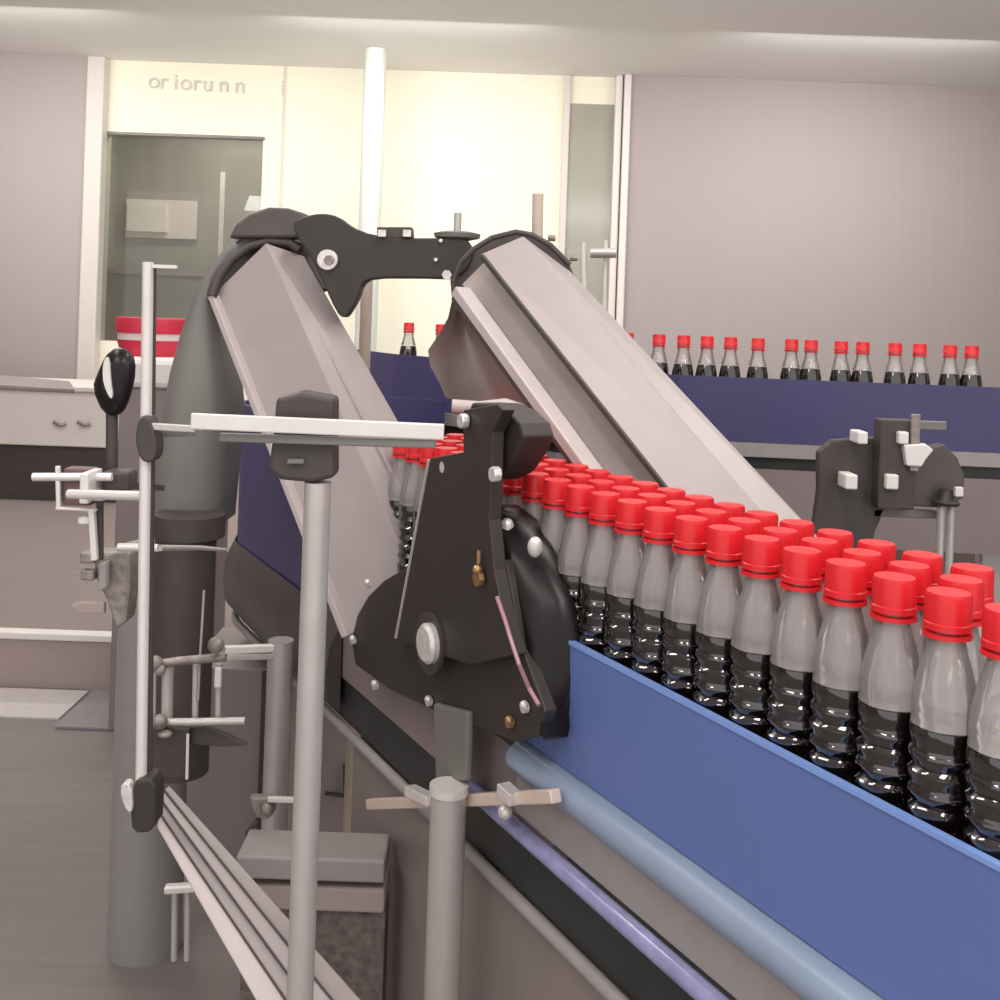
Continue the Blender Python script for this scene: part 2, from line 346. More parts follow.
a, b = P(962, 579, 3.08), P(1100, 592, 3.08); obj('vent_slot', box(BM(), a.x, b.x, 3.085, 3.10, b.z, a.z), 'black', rc)
# ------------------------------------------------------------------ bottles
def bottle_meshes(full=False):
    r = .0292
    body = [(.018, .002), (.026, .0), (r, .007), (r, .022)]
    for k in range(6):
        z = .024 + k * .0165; dp = (.0038, .0026, .0044, .0024, .0040, .0028)[k]
        body += [(r, z), (r - dp * .55, z + .0018), (r - dp, z + .0045), (r - dp * .75, z + .0075), (r - dp * .3, z + .0115), (r, z + .0145)]
    body += [(r, .126), (r - .0006, .130), (.0001, .1305)]
    shoulder = [(r - .0003, .1312), (r - .001, .140), (r - .0005, .142), (.0275, .154), (.0255, .166), (.0225, .180), (.0185, .193), (.0160, .203), (.0150, .210), (.0146, .2245)]
    cr, ch_ = (.0172, .224) if full else (.0208, .2155)
    ring = [(.0140, ch_ - .007), (cr + .0006, ch_ - .0065), (cr + .0006, ch_ - .0025), (.0140, ch_ - .002)]
    cap = [(.0150, ch_), (cr, ch_ + .0005), (cr, ch_ + .006), (cr - .0006, ch_ + .007), (cr - .0006, .2445), (cr - .0022, .2482), (.0001, .2490)]
    if full:
        body = body[:-3] + [(r, .126), (r - .001, .140), (.0275, .154), (.0255, .166), (.0232, .176), (.0001, .1765)]
        shoulder = [(.0232, .1775)] + shoulder[5:]
    out = {}
    for nm, pr, m, seg in (('body', body, 'cola', 30), ('shoulder', shoulder, 'pet', 28), ('neck_ring', ring, 'red', 24), ('cap', cap, 'red', 36)):
        bm = lathe(BM(), pr, seg)
        for v in bm.verts:
            rr = math.hypot(v.co.x, v.co.y); th = math.atan2(v.co.y, v.co.x)
            if nm == 'cap' and abs(rr - cr + .0006) < .0002 and round(th / (2 * math.pi) * seg) % 2: v.co.x *= .96; v.co.y *= .96
            if nm == 'shoulder' and rr > .0165:
                k = 1 + .016 * math.sin(7 * th + v.co.z * 40); v.co.x *= k; v.co.y *= k
            if nm == 'body' and rr > .02 and .02 < v.co.z < .128:
                k = 1 + .022 * math.sin(6 * th + v.co.z * 70); v.co.x *= k; v.co.y *= k
        bmesh.ops.recalc_face_normals(bm, faces=bm.faces)
        me = bpy.data.meshes.new(nm); bm.to_mesh(me); bm.free(); me.materials.append(M[m])
        for p in me.polygons: p.use_smooth = True
        me.set_sharp_from_angle(angle=math.radians(45)); out[nm] = me
    return out
BMESH = bottle_meshes(); FULL = bottle_meshes(True); PROTO = None
def bottle(loc, label, group):
    global PROTO
    if PROTO is None:
        t = thing('cola_bottle', label, 'bottle', loc, group)
        for nm, me in BMESH.items():
            c = bpy.data.objects.new(nm, me); COL.objects.link(c); c.parent = t
        PROTO = t; return t
    t = PROTO.copy(); COL.objects.link(t); t.location = loc; tag(t, label, 'bottle', group); t.rotation_euler.z = random.uniform(0, 6)
    for ch in PROTO.children:
        c = ch.copy(); COL.objects.link(c); c.parent = t
    return t
ORD = ['first', 'second', 'third', 'fourth', 'fifth', 'sixth', 'seventh', 'eighth', 'ninth', 'tenth', 'eleventh', 'twelfth', 'thirteenth', 'fourteenth', 'fifteenth', 'sixteenth', 'seventeenth', 'eighteenth', 'nineteenth', 'twentieth', 'twenty-first', 'twenty-second', 'twenty-third', 'twenty-fourth', 'twenty-fifth', 'twenty-sixth']
ZB = .938
rows = ((.036, 'front row beside the blue guard'), (.090, 'middle row of the near line'), (.144, 'back row of the near line'))
for ri, (l, rn) in enumerate(rows):
    k = 0
    for i in range(26):
        t = -.76 + i * .0605 + (.030 if ri == 1 else 0)
        q = PATH(t, l, ZB); x, y = proj(q + V((0, 0, .235)))
        if x > 1015 or t > .66: continue
        bottle(q, 'red-capped dark cola bottle in the %s, %s from the right' % (rn, ORD[k]), 'red-capped cola bottles on the near conveyor'); k += 1
def rear_at(px):
    for (x0, y0), (x1, y1) in zip(rp, rp[1:]):
        r = (px - 500) / F
        # point on the segment with x = r*y
        den = (x1 - x0) - r * (y1 - y0)
        s = (r * y0 - x0) / den if den else -1
        if 0 <= s <= 1:
            t = V((x1 - x0, y1 - y0, 0)).normalized(); n = V((-t.y, t.x, 0))
            return V((x0 + s * (x1 - x0), y0 + s * (y1 - y0), 1.131)) + n * .05
cx_px = (398, 430, 622, 654, 679, 711, 735, 763, 797, 817, 848, 870, 903, 928, 959, 981)
for i, px in enumerate(cx_px):
    q = rear_at(px - 1)
    lb = ('far bottle with dull cap left of the pair seen under the black arm', 'far bottle with red cap right of the pair seen under the black arm')[i] if i < 2 else \
        'small red-capped bottle on the rear conveyor, %s from the inclined grey channel' % ORD[i - 2]
    bt = bottle(q, lb, 'bottles on the rear conveyor')
    for ch in bt.children: ch.data = FULL[ch.name.split('.')[0]]
# ------------------------------------------------------------------ near conveyor
con = thing('bottle_conveyor', 'near conveyor with bright blue side guard and dark return track, curving away at left', 'conveyor', PATH(.2, .1, 0))
TT = frange(-1.0, .0, 6) + frange(.05, TS, 14) + frange(TS + .04, TS + R * 2.9, 24)
TA = frange(-1.0, .12, 8); TB = frange(.0, TS, 12) + frange(TS + .04, TS + R * 2.9, 24)
SG = obj('side_guard', sweep(BM(), rect(0, .005, .820, .985), TA), 'blue', con)
sub(obj('guard_edge', sweep(BM(), rect(-.0015, .0065, .985, .990), TA), 'bluelip', con, label='bright blue top edge'), SG)
obj('far_guard', sweep(BM(), rect(.226, .232, .93, 1.0), frange(-1.0, .9, 10)), 'blue', con)
obj('belt', sweep(BM(), rect(.008, .222, .935, ZB), TT), 'belt', con)
half = [(.006, .772)] + [(-.026 * math.sin(a), .795 - .023 * math.cos(a)) for a in frange(0, math.pi, 9)] + [(.006, .818)]
obj('bumper', sweep(BM(), half, frange(-1.0, .10, 8)), 'ledge', con, smooth=40)
obj('side_strip', sweep(BM(), rect(-.006, .02, .716, .771), frange(-1.0, .10, 6)), 'strip', con)
obj('side_strip', sweep(BM(), rect(-.004, .02, .690, .80), TB), 'mauve', con)
def ptube(l, z, r, ts): return tube(BM(), [PATH(t, l, z) for t in ts], r, 12)
obj('guide_tube', ptube(-.016, .703, .012, frange(-1.0, .22, 5)), 'clear', con, smooth=40, label='violet tinted clear tube')
obj('return_track_and_gap', sweep(BM(), rect(.004, .22, .605, .688), TT), 'belt', con)
obj('edge_tube', ptube(-.004, .595, .010, TT), 'strip', con, smooth=40)
obj('skirt', sweep(BM(), rect(.004, .21, .10, .587), frange(-1.0, .75, 8)), 'skirt', con)
obj('turn_guard', sweep(BM(), rect(-.006, .002, .78, 1.16), [.92, 1.1, 1.3, 1.45] + frange(TS, TS + R * 2.9, 28)), 'blueback', con, smooth=40)  # darker blue puts the shade on this guard into its colour
obj('turn_fender', sweep(BM(), [(-.008, .62), (-.034, .65), (-.040, .70), (-.034, .75), (-.010, .80), (-.008, .70)], frange(TS - .75, TS + R * 1.9, 24)), 'endplate', con, smooth=50)
# leg of the conveyor, its clamp bracket and cross bar
q = G(449, 790, .075); q2 = V((q.x, q.y, 0))
LEG = obj('leg', tube(BM(), [q2, V((q.x, q.y, q.z))], .026, 28), 'steel', con, smooth=40)
sub(obj('leg_collar', tube(BM(), [V((q.x, q.y, q.z - .004)), V((q.x, q.y, q.z + .008))], .0285, 28), 'alu', con, smooth=40), LEG)
obj('leg_bracket', poly_prism(BM(), pg([(433, 703), (467, 712), (465, 781), (435, 781)], .06), .012), 'hood', con, bevel=.004)
CB = obj('cross_bar', bar(BM(), G(370, 804, .042), G(556, 796, .042), .016, .017), 'pinkbar', con, bevel=.002)
bb = BM(); bar(bb, G(410, 790, .05), G(432, 801, .05), .02, .016); sub(obj('bar_clip', bb, 'alu', con, bevel=.002), CB)
bb = BM(); bar(bb, G(503, 788, .05), G(516, 800, .05), .02, .016); ball(bb, G(505, 812, .045), .010); sub(obj('bar_clip', bb, 'bolt', con, bevel=.001), CB)
# second leg further along
q = G(281, 640, .09); obj('leg', tube(BM(), [V((q.x, q.y, 0)), V((q.x, q.y, q.z))], .0265, 24), 'steel', con, smooth=40)
# ------------------------------------------------------------------ black pivot bracket
br = thing('pivot_bracket', 'large black plastic bracket plate with round silver pivot bolt, foot of left channel', 'bracket', G(470, 740, .05))
BP = obj('base_plate', poly_prism(BM(), pg([(351, 640), (357, 615), (368, 596), (384, 580), (405, 568), (430, 560), (505, 560), (522, 650), (537, 690), (545, 712), (537, 736), (515, 742), (480, 728), (436, 712), (390, 690), (355, 665)], .05), .02), 'black', br, bevel=.003)
UP = obj('upright', poly_prism(BM(), pg([(430, 458), (463, 452), (463, 410), (497, 404), (503, 410), (492, 432), (489, 520), (494, 570), (503, 615), (515, 655), (470, 665), (394, 640), (405, 590), (413, 545)], .072), .02), 'black', br, bevel=.002)
sub(obj('upright_edge', bar(BM(), G(429, 460, .073), G(396, 638, .073), .004, .003), 'lip', br), UP)
obj('head_block', poly_prism(BM(), pg(chaikin([(462, 402), (500, 404), (526, 430), (516, 456), (498, 480), (470, 480)], 1), .045), .05), 'black', br, bevel=.004)
# bulging black side cover, turning away towards the bottles
secs = []
for py, xl, xr in ((505, 490, 510), (520, 489, 530), (560, 492, 552), (600, 497, 566), (640, 508, 574), (680, 522, 574), (715, 538, 571), (738, 545, 566)):
    L_, R_ = G(xl, py, .050), G(xr, py, -.004); s = []
    for k in range(9):
        u = k / 8; s.append(L_.lerp(R_, u) + TOC * (.016 * math.sin(math.pi * u)))
    s += [R_ - TOC * .012, L_.lerp(R_, .5) - TOC * .012, L_ - TOC * .012]
    secs.append(s)
SCV = obj('side_cover', loft(BM(), secs), 'gloss', br, smooth=50)
obj('cover_edge', tube(BM(), [G(497, 597, .074), G(505, 620, .074), (G(511, 640, .074)), G(519, 664, .072), G(529, 688, .056), G(539, 705, .056)], .0030, 8), mc('pinkish_edge', (176, 132, 146), rough=.3), br); sub([c for c in br.children if c.name.startswith('cover_edge')][0], SCV)
bz = G(431, 643, .074)
BS = obj('bolt_seat', tube(BM(), [G(431, 643, .072) , G(431, 643, .072) + TOC * .006], .046, 32), 'dark', br, smooth=40)
pv = obj('pivot_bolt', lathe(BM(), [(.0300, 0), (.0300, .008), (.025, .013), (.001, .014)], 28), 'bolt', br, smooth=40)
pv.data.transform(V((0, 0, 1)).rotation_difference(TOC).to_matrix().to_4x4()); pv.location = G(431, 643, .078) - wloc(br); sub(pv, BS)
for px, py, m in ((370, 584, 'bolt'), (355, 640, 'bolt'), (377, 685, 'bolt'), (431, 701, 'bolt'), (527, 707, 'bolt'), (512, 722, 'brass'), (501, 633, 'bolt')):
    s = BM(); p0 = G(px, py, .052); disc(s, p0, TOC, .0075, .007, 8); ball(s, p0 + TOC * .008 + V((.003, 0, .004)), .006); sub(obj('screw', s, m, br), BP)
s = BM(); p0 = G(481, 578, .075); disc(s, p0, TOC, .011, .008, 8); ball(s, p0 + V((0, 0, .012)) + TOC * .006, .007); disc(s, p0 + V((-.004, 0, .02)), V((0, 0, 1)), .003, .018, 8); sub(obj('screw', s, 'brass', br, label='brass screw'), UP)
for px, py in ((447, 466), (498, 473), (470, 424), (536, 548), (507, 530)):
    pass
for px, py, o_ in ((449, 467, .06), (499, 474, .07), (467, 421, .074)):
    s = BM(); disc(s, G(px, py, o_), TOC, .011, .012, 8); obj('nut', s, 'bolt', br, bevel=.002)
for px, py in ((507, 528), (535, 547)):
    s = BM(); ball(s, G(px, py, .03), .013, (.8, .6, 1.1)); obj('cap_nut', s, 'bolt', br, smooth=60)
# ------------------------------------------------------------------ left inclined channel
dt, db = 2.16, 1.96
def ramp(px, py): return dt + (db - dt) * (py - 240) / 380.0
def R1(px, py, off=0): return P(px, py, ramp(px, py) + off)
lc = thing('inclined_channel', 'wide grey creased guide channel rising at left behind the black bracket', 'guide channel', R1(385, 640))
# outline rows top -> bottom : left lip, left face edge, crease, step, right edge
rowsL = [((213, 296), (216, 292), (266, 243), (300, 262), (343, 262)), ((345, 636), (350, 630), (428, 600), (460, 590), (520, 590))]
def line(a, b, s): return (a[0] + (b[0] - a[0]) * s, a[1] + (b[1] - a[1]) * s)
def face(name, a0, b0, b1, a1, oa, ob, m, th=.008, parent=lc, rf=R1):
    return obj(name, poly_prism(BM(), [rf(*a0, oa), rf(*b0, ob), rf(*b1, ob), rf(*a1, oa)], th), m, parent, bevel=.0015)
face('left_face', (214, 294), (266, 243), (427, 605), (348, 634), .05, .0, 'channel')
face('right_face', (266, 243), (304, 256), (500, 600), (427, 605), .0, .05, 'channel')
obj('step_rib', bar(BM(), R1(311, 320, .012), R1(455, 590, .012), .010, .010), 'channel', lc, bevel=.003)
obj('edge_lip', bar(BM(), R1(214, 296, .045), R1(348, 636, .045), .022, .014), 'lip', lc, bevel=.002)
obj('end_plate', poly_prism(BM(), [R1(x, y, .06) for x, y in ((205, 300), (211, 275), (224, 256), (243, 243), (266, 238), (292, 240), (318, 247), (340, 258), (352, 275), (345, 285), (228, 310))], .02), 'endplate', lc, bevel=.003)
rim = [(212, 296), (219, 276), (231, 260), (248, 247), (268, 241), (290, 243), (300, 250)]
obj('end_rim', tube(BM(), [R1(x, y, .035) for x, y in rim], .010, 10), 'dark', lc, smooth=40)
# the grey hood beside it
hd = thing('guard_hood', 'tall grey-green curved guard hood arching over left of the wide channel', 'guard', P(185, 780, 2.22))
hs = []
for (xl, yl), (xr, yr) in (((152, 525), (221, 525)), ((153, 490), (224, 492)), ((157, 450), (228, 455)), ((163, 410), (232, 420)), ((171, 370), (228, 380)), ((182, 330), (222, 345)), ((194, 296), (217, 312)), ((208, 268), (218, 284)), ((226, 247), (230, 262)), ((246, 236), (248, 248)), ((268, 233), (268, 243)), ((296, 238), (292, 248))):
    L_, R_ = P(xl, yl, 2.22), P(xr, yr, 2.22); hw = (R_ - L_).length / 2; c_ = (L_ + R_) / 2; ax = (R_ - L_).normalized()
    hs.append([c_ - ax * (hw * math.cos(a)) - CY * (min(hw, .075) * .75 * math.sin(a)) for a in frange(0, math.pi, 11)] + [R_ + CY * .12, L_ + CY * .12])
obj('hood_shell', loft(BM(), hs), 'hood', hd, smooth=60)
a, b = P(150, 512, 2.1), P(221, 540, 2.1)
lp = P(184, 520, 2.10); lb = P(180, 780, 2.10)
obj('collar', tube(BM(), [V((lp.x, 2.14, P(184, 540, 2.1).z)), V((lp.x, 2.14, lp.z + .005))], .068, 28), 'dark', hd, smooth=40)
obj('post_cover', tube(BM(), [V((lp.x - .006, 2.14, lb.z)), V((lp.x - .006, 2.14, P(184, 540, 2.1).z))], .058, 28), 'dark', hd, smooth=40)
# rear end cap of the arch, seen above the hood
# ------------------------------------------------------------------ black linking arm
ar = thing('linking_arm', 'black plastic arm joining the tops of both inclined channels', 'arm', P(385, 300, 2.14))
arm = [(292, 222), (305, 216), (322, 213), (338, 216), (352, 227), (372, 235), (400, 238), (440, 238), (462, 237), (472, 244), (474, 256), (466, 272), (450, 279), (420, 278), (372, 278), (362, 284), (358, 298), (350, 312), (344, 319), (336, 312), (322, 280), (308, 252), (296, 236)]
obj('arm_plate', poly_prism(BM(), pd(chaikin(arm, 1), 2.12), .05), 'black', ar, bevel=.004)
obj('end_cap', poly_prism(BM(), pd([(228, 238), (236, 224), (250, 213), (268, 207), (288, 208), (304, 213), (314, 222), (306, 238)], 2.18), .06), 'endplate', ar, bevel=.006, label='dark half-round end cap')
s = BM(); disc(s, P(328, 260, 2.12), -CY, .020, .010, 24); PD = obj('pivot_disc', s, 'bolt', ar, bevel=.002, label='bright round pivot disc')
s = BM(); disc(s, P(329, 260, 2.108), -CY, .010, .006, 6); sub(obj('pivot_nut', s, 'cast', ar, bevel=.001), PD)
TBK = obj('top_block', poly_prism(BM(), pd([(377, 227), (412, 227), (413, 238), (377, 238)], 2.12), .04), 'dark', ar, bevel=.002)
for px in (382, 407):
    s = BM(); box(s, P(px - 4, 234, 2.11).x, P(px + 4, 234, 2.11).x, 2.105, 2.118, P(px, 237, 2.11).z, P(px, 230, 2.11).z); sub(obj('clip', s, 'bolt', ar, bevel=.001), TBK)
pz = P(457, 241, 2.15); KN = obj('knob', lathe(BM(), [(.020, 0), (.044, .006), (.046, .014), (.030, .018)], 24, pz), 'hood', ar, smooth=40)
sub(obj('stud', tube(BM(), [pz + V((0, 0, .017)), pz + V((0, 0, .055))], .0075, 10), 'steel', ar, smooth=40), KN)
for px, py in ((447, 275), (436, 260), (441, 241)):
    s = BM(); disc(s, P(px, py, 2.12), -CY, .010 if px == 447 else .004, .012, 6); obj('bolt', s, 'bolt', ar, bevel=.001)
# ------------------------------------------------------------------ right inclined channel
def R2(px, py, off=0): return P(px, py, 2.06 - .42 * (py - 240) / 300.0 + off)
rcn = thing('inclined_channel', 'grey flanged guide channel slanting from the arm down to the right behind the bottles', 'guide channel', R2(800, 560))
f2 = lambda *a: face(*a, parent=rcn, rf=R2)
f2('top_face', (481, 254), (523, 236), (800, 556), (725, 560), .0, .0, 'channel')
f2('right_face', (523, 236), (571, 272), (836, 556), (800, 556), .0, .05, 'channel')
f2('web', (462, 284), (484, 262), (722, 560), (668, 560), .075, .06, 'channeldark')
obj('flange_edge', bar(BM(), R2(482, 256, .004), R2(722, 560, .004), .007, .010), 'dark', rcn, bevel=.002)
obj('lower_lip', bar(BM(), R2(460, 291, .03), R2(655, 560, .03), .035, .022), 'lip', rcn, bevel=.003)
obj('lip_seal', bar(BM(), R2(456, 298, .035), R2(645, 560, .035), .02, .010), 'dark', rcn, bevel=.002)
ep = [(455, 305), (453, 280), (461, 262), (474, 249), (492, 238), (514, 232), (530, 234), (550, 244), (568, 260), (574, 275), (571, 290), (540, 300)]
obj('end_plate', poly_prism(BM(), [P(x, y, 2.13) for x, y in ep], .02), 'endplate', rcn, bevel=.003)
obj('end_rim', tube(BM(), [P(x, y, 2.075) for x, y in [(455, 303), (453, 280), (461, 262), (474, 249), (492, 238), (516, 232), (532, 235), (550, 245), (570, 265)]], .0055, 10), 'dark', rcn, smooth=40)
for px, py in ((570, 258), (548, 238)):
    s = BM(); disc(s, P(px, py, 2.10), CX, .006, .014, 8); obj('bolt', s, 'cast', rcn)
# flared steel sheet under the channel
sec = []
for (xl, yl), (xr, yr) in (((452, 300), (462, 300)), ((448, 318), (478, 325)), ((438, 336), (500, 352)), ((428, 350), (520, 380)), ((430, 366), (536, 408)), ((440, 384), (540, 416)), ((446, 398), (542, 422))):
    L_, R_ = P(xl, yl, 2.02), P(xr, yr, 1.99); s = [L_.lerp(R_, u) + CY * (.07 * math.sin(math.pi * u)) for u in frange(0, 1, 9)]
    sec.append(s + [p + CY * .008 for p in s[::-1]])
ft = tag(obj('flared_sheet', loft(BM(), sec), 'funnel', smooth=50), 'flared brushed steel sheet curving below the right channel, above the black bracket', 'sheet')
tag(obj('curved_rail', tube(BM(), [P(452, 406, 1.86), P(480, 408, 1.86), P(505, 405, 1.86), P(522, 410, 1.86), P(530, 420, 1.86)], .012, 10), 'lip', smooth=40), 'short pale curved rail along the bottom of the flared sheet', 'rail')
# pale posts and clamp on the wall side
tr = thing('guide_rod', 'thin pale upright rod left of a small clamp by the white trim', 'rod', P(612, 330, 3.2))
obj('rod', tube(BM(), [P(585, 360, 2.9), P(583, 242, 2.9)], .009, 10), 'alu', tr, smooth=40)
obj('clamp', tube(BM(), [P(590, 253, 2.9), P(616, 253, 2.9)], .013, 12), 'steel', tr, smooth=40)
obj('rod', tube(BM(), [P(603, 360, 2.92), P(606, 240, 2.92)], .006, 10), 'alu', tr, smooth=40)
obj('peg', tube(BM(), [P(537, 252, 2.18), P(538, 194, 2.18)], .0110, 12), mc('tan_peg', (206, 190, 176), rough=.5), rcn, smooth=40, label='pale tan upright peg')
tag(obj('support_post', tube(BM(), [V((P(366, 345, 2.6).x, 2.6, 0)), P(367, 280, 2.6)], .014, 12), mc('tan_post', (190, 172, 160), rough=.5), smooth=40), 'tan post seen under the black arm beside the left channel', 'post')
# ------------------------------------------------------------------ front support post with clamp and flat rail
fp = thing('rail_stand', 'round steel post with black clamp, foremost upright before the wide channel', 'stand', (P(318, 482, 1.3).x, 1.3, 0))
x = P(318, 482, 1.3).x; z = P(318, 482, 1.3).z
obj('post', tube(BM(), [V((x, 1.3, .012)), V((x, 1.3, z))], .0158, 24), 'steel', fp, smooth=40)
obj('foot', lathe(BM(), [(.06, 0), (.06, .008), (.03, .02)], 24, V((x, 1.3, 0))), 'dark', fp, smooth=40)
CLP = obj('clamp', poly_prism(BM(), pd([(276, 398), (300, 392), (334, 398), (334, 478), (312, 483), (280, 480), (268, 470), (272, 440)], 1.285), .045), 'dark', fp, bevel=.005)
sub(obj('clamp_slot', bar(BM(), P(288, 461, 1.28), P(304, 461, 1.28), .006, .005), 'hood', fp), CLP)
obj('rail', bar(BM(), P(191, 421, 1.26), P(444, 432, 1.27), .006, .0185), 'alu', fp, bevel=.0015, label='pale flat horizontal rail')
obj('rail_back', bar(BM(), P(220, 437, 1.275), P(436, 444, 1.275), .010, .010), 'hood', fp, bevel=.0015)
# ------------------------------------------------------------------ thin rod stand at left
rs = thing('rod_stand', 'thin pale upright rod clamped at mid height, left of the grey hood', 'stand', P(141, 830, 1.3))
obj('rod', tube(BM(), [P(141, 790, 1.3), P(148, 262, 1.3)], .0065, 14), 'alu', rs, smooth=40)
obj('rod_sleeve', tube(BM(), [P(149, 790, 1.315), P(153, 268, 1.315)], .0042, 12), 'dark', rs, smooth=40)
obj('rod_tip', bar(BM(), P(148, 266, 1.3), P(177, 267, 1.3), .006, .004), 'alu', rs)
obj('clamp', poly_prism(BM(), pd(chaikin([(138, 418), (148, 414), (156, 436), (157, 455), (150, 464), (139, 460), (134, 440)], 1), 1.285), .03), 'dark', rs, bevel=.003)
obj('arm', bar(BM(), P(148, 426, 1.29), P(195, 429, 1.30), .008, .008), 'steel', rs, bevel=.001)
obj('arm_plate', poly_prism(BM(), pd([(148, 430), (203, 430), (203, 437), (158, 437)], 1.31), .004), 'hood', rs)
obj('foot_clamp', poly_prism(BM(), pd(chaikin([(132, 785), (140, 779), (155, 780), (156, 806), (154, 833), (132, 834), (130, 815)], 1), 1.285), .035), 'black', rs, bevel=.003)
obj('foot_screw', poly_prism(BM(), pd(chaikin([(121, 783), (131, 784), (133, 812), (127, 813), (120, 797)], 1), 1.28), .015), 'bolt', rs, bevel=.002)
obj('stay', bar(BM(), P(146, 808, 1.31), P(147, 806, 2.36), .012, .012), 'dark', rs)
# ------------------------------------------------------------------ small clamps on the left
sc = thing('sensor_clamp', 'cluster of pale crossed rods with a maroon block, left of the thin upright rod', 'clamp', P(90, 550, 1.45))
d = 1.45
obj('rod', tube(BM(), [P(33, 477, d), P(112, 477, d)], .0055, 12), 'alu', sc, smooth=40)
obj('rod', tube(BM(), [P(69, 494, d - .02), P(142, 496, d - .06)], .0062, 12), 'alu', sc, smooth=40)
obj('bracket', bar(BM(), P(58, 466, d), P(59, 508, d), .006, .006, CY), 'alu', sc, bevel=.001)
obj('bracket', bar(BM(), P(56, 508, d), P(97, 510, d), .006, .004), 'alu', sc, bevel=.001)
obj('block', box(BM(), P(62, 480, d).x, P(90, 480, d).x, d + .004, d + .03, P(70, 506, d).z, P(70, 469, d).z), 'maroon', sc, bevel=.002)
obj('plate', box(BM(), P(88, 480, d).x, P(97, 480, d).x, d - .03, d + .02, P(90, 500, d).z, P(90, 470, d).z), 'alu', sc, bevel=.002)
obj('motor', box(BM(), P(100, 490, d).x, P(128, 490, d).x, d + .005, d + .04, P(110, 492, d).z, P(110, 472, d).z), 'dark', sc, bevel=.004)
obj('upright', bar(BM(), P(92, 508, d), P(95, 560, d), .008, .009, CY), 'alu', sc, bevel=.001)
obj('upright', bar(BM(), P(100, 500, d + .01), P(100, 560, d + .01), .008, .008, CY), 'dark', sc, bevel=.001)
obj('knob', lathe(BM(), [(.004, 0), (.009, .002), (.009, .008), (.004, .010)], 14, P(85, 524, d)), 'whitep', sc, smooth=40)
obj('nut', lathe(BM(), [(.008, 0), (.010, .004), (.008, .012)], 8, P(99, 500, d - .01)), 'bolt', sc)
rb = thing('rod_bracket', 'worn metal bracket with small bolts below the crossed rods at left', 'bracket', P(105, 620, 1.5))
obj('body', poly_prism(BM(), pd([(92, 553), (130, 552), (131, 585), (126, 622), (116, 630), (106, 600), (96, 580)], 1.5), .04), 'cast', rb, bevel=.004)
obj('wing', poly_prism(BM(), pd([(98, 565), (106, 562), (106, 588), (98, 592)], 1.48), .015), 'strip', rb, bevel=.002)
for px, py in ((86, 575), (85, 558)):
    obj('bolt', box(BM(), P(px - 6, py, 1.49).x, P(px + 8, py, 1.49).x, 1.49, 1.51, P(px, py + 6, 1.49).z, P(px, py - 5, 1.49).z), 'cast', rb, bevel=.003)
obj('tongue', poly_prism(BM(), pd([(70, 606), (80, 602), (104, 603), (104, 614), (78, 614)], 1.5), .01), 'beige', rb, bevel=.002)
obj('tie_rod', tube(BM(), [P(118, 547, 1.46), P(158, 548, 1.46)], .0052, 10), 'alu', rb, smooth=40)
obj('tie_rod', tube(BM(), [P(160, 548, 1.5), P(200, 548, 1.62), P(225, 550, 1.7)], .0045, 10, .003), 'steel', rb, smooth=40)
obj('stay', bar(BM(), P(112, 484, 1.49), P(162, 488, 2.12), .010, .010), 'dark', sc)
# black sensor head
sh = thing('sensor', 'glossy black teardrop sensor housing with pale stripe, above the crossed rods at left', 'sensor', P(115, 416, 1.5))
prof = chaikin([(98, 372), (105, 356), (116, 347), (128, 349), (136, 360), (135, 382), (127, 408), (118, 416), (103, 414), (92, 388)], 1)
cxp, cyp = 114, 382; secs = []
for dz, s in ((0, .55), (.006, .85), (.014, 1), (.034, 1), (.044, .8), (.05, .5)):
    secs.append([P(cxp + (x - cxp) * s, cyp + (y - cyp) * s, 1.48 + dz) for x, y in prof])
obj('housing', loft(BM(), secs), 'gloss', sh, smooth=60)
obj('stripe', poly_prism(BM(), pd(chaikin([(104, 358), (109, 357), (111, 384), (113, 396), (110, 400), (103, 384), (102, 370)], 1), 1.476), .006), 'alu', sh, bevel=.001)
obj('stem', tube(BM(), [P(112, 412, 1.505), P(112, 470, 1.50)], .008, 10), 'dark', sh, smooth=40)
# ------------------------------------------------------------------ column and clamps in the lower left
q = P(151, 760, 2.42); cz = P(150, 545, 2.42).z
tag(obj('support_column', tube(BM(), [V((q.x, 2.42, 0)), V((q.x, 2.42, cz))], .079, 36), 'column', smooth=40), 'thick round grey steel column standing on the floor at lower left', 'column')
lcg = thing('adjuster_clamp', 'frame of small rods and knobs around the dark post, beside a bright bar', 'clamp', P(185, 740, 1.7))
d = 1.72
obj('rod', tube(BM(), [P(152, 665, d), P(180, 661, d), P(226, 657, d)], .007, 10), 'cast', lcg, smooth=40)
obj('rod', tube(BM(), [P(150, 722, d), P(190, 722, d), P(245, 721, d)], .006, 10), 'steel', lcg, smooth=40)
for px, r_ in ((154, .0045), (168, .009), (196, .005), (219, .005)):
    obj('upright', tube(BM(), [P(px, 664, d + .016), P(px - 1, 720, d + .016)], r_, 10), 'steel', lcg, smooth=40)
s = BM(); ball(s, P(155, 664, d - .01), .013); ball(s, P(160, 670, d - .012), .009); obj('knob', s, 'cast', lcg)
s = BM(); ball(s, P(216, 645, d - .01), .013); obj('knob', s, 'cast', lcg)
s = BM(); ball(s, P(160, 722, d - .01), .012); ball(s, P(165, 734, d - .012), .009, (1.3, 1, .7)); obj('knob', s, 'cast', lcg)
obj('lug', box(BM(), P(214, 680, d).x, P(221, 680, d).x, d, d + .01, P(217, 688, d).z, P(217, 668, d).z), 'alu', lcg, bevel=.002)
obj('bright_bar', bar(BM(), P(224, 650, d), P(273, 648, d + .05), .012, .012), 'alu', lcg, bevel=.002)
obj('bright_bar_back', bar(BM(), P(226, 657, d), P(273, 656, d + .05), .010, .010), 'steel', lcg, bevel=.002)
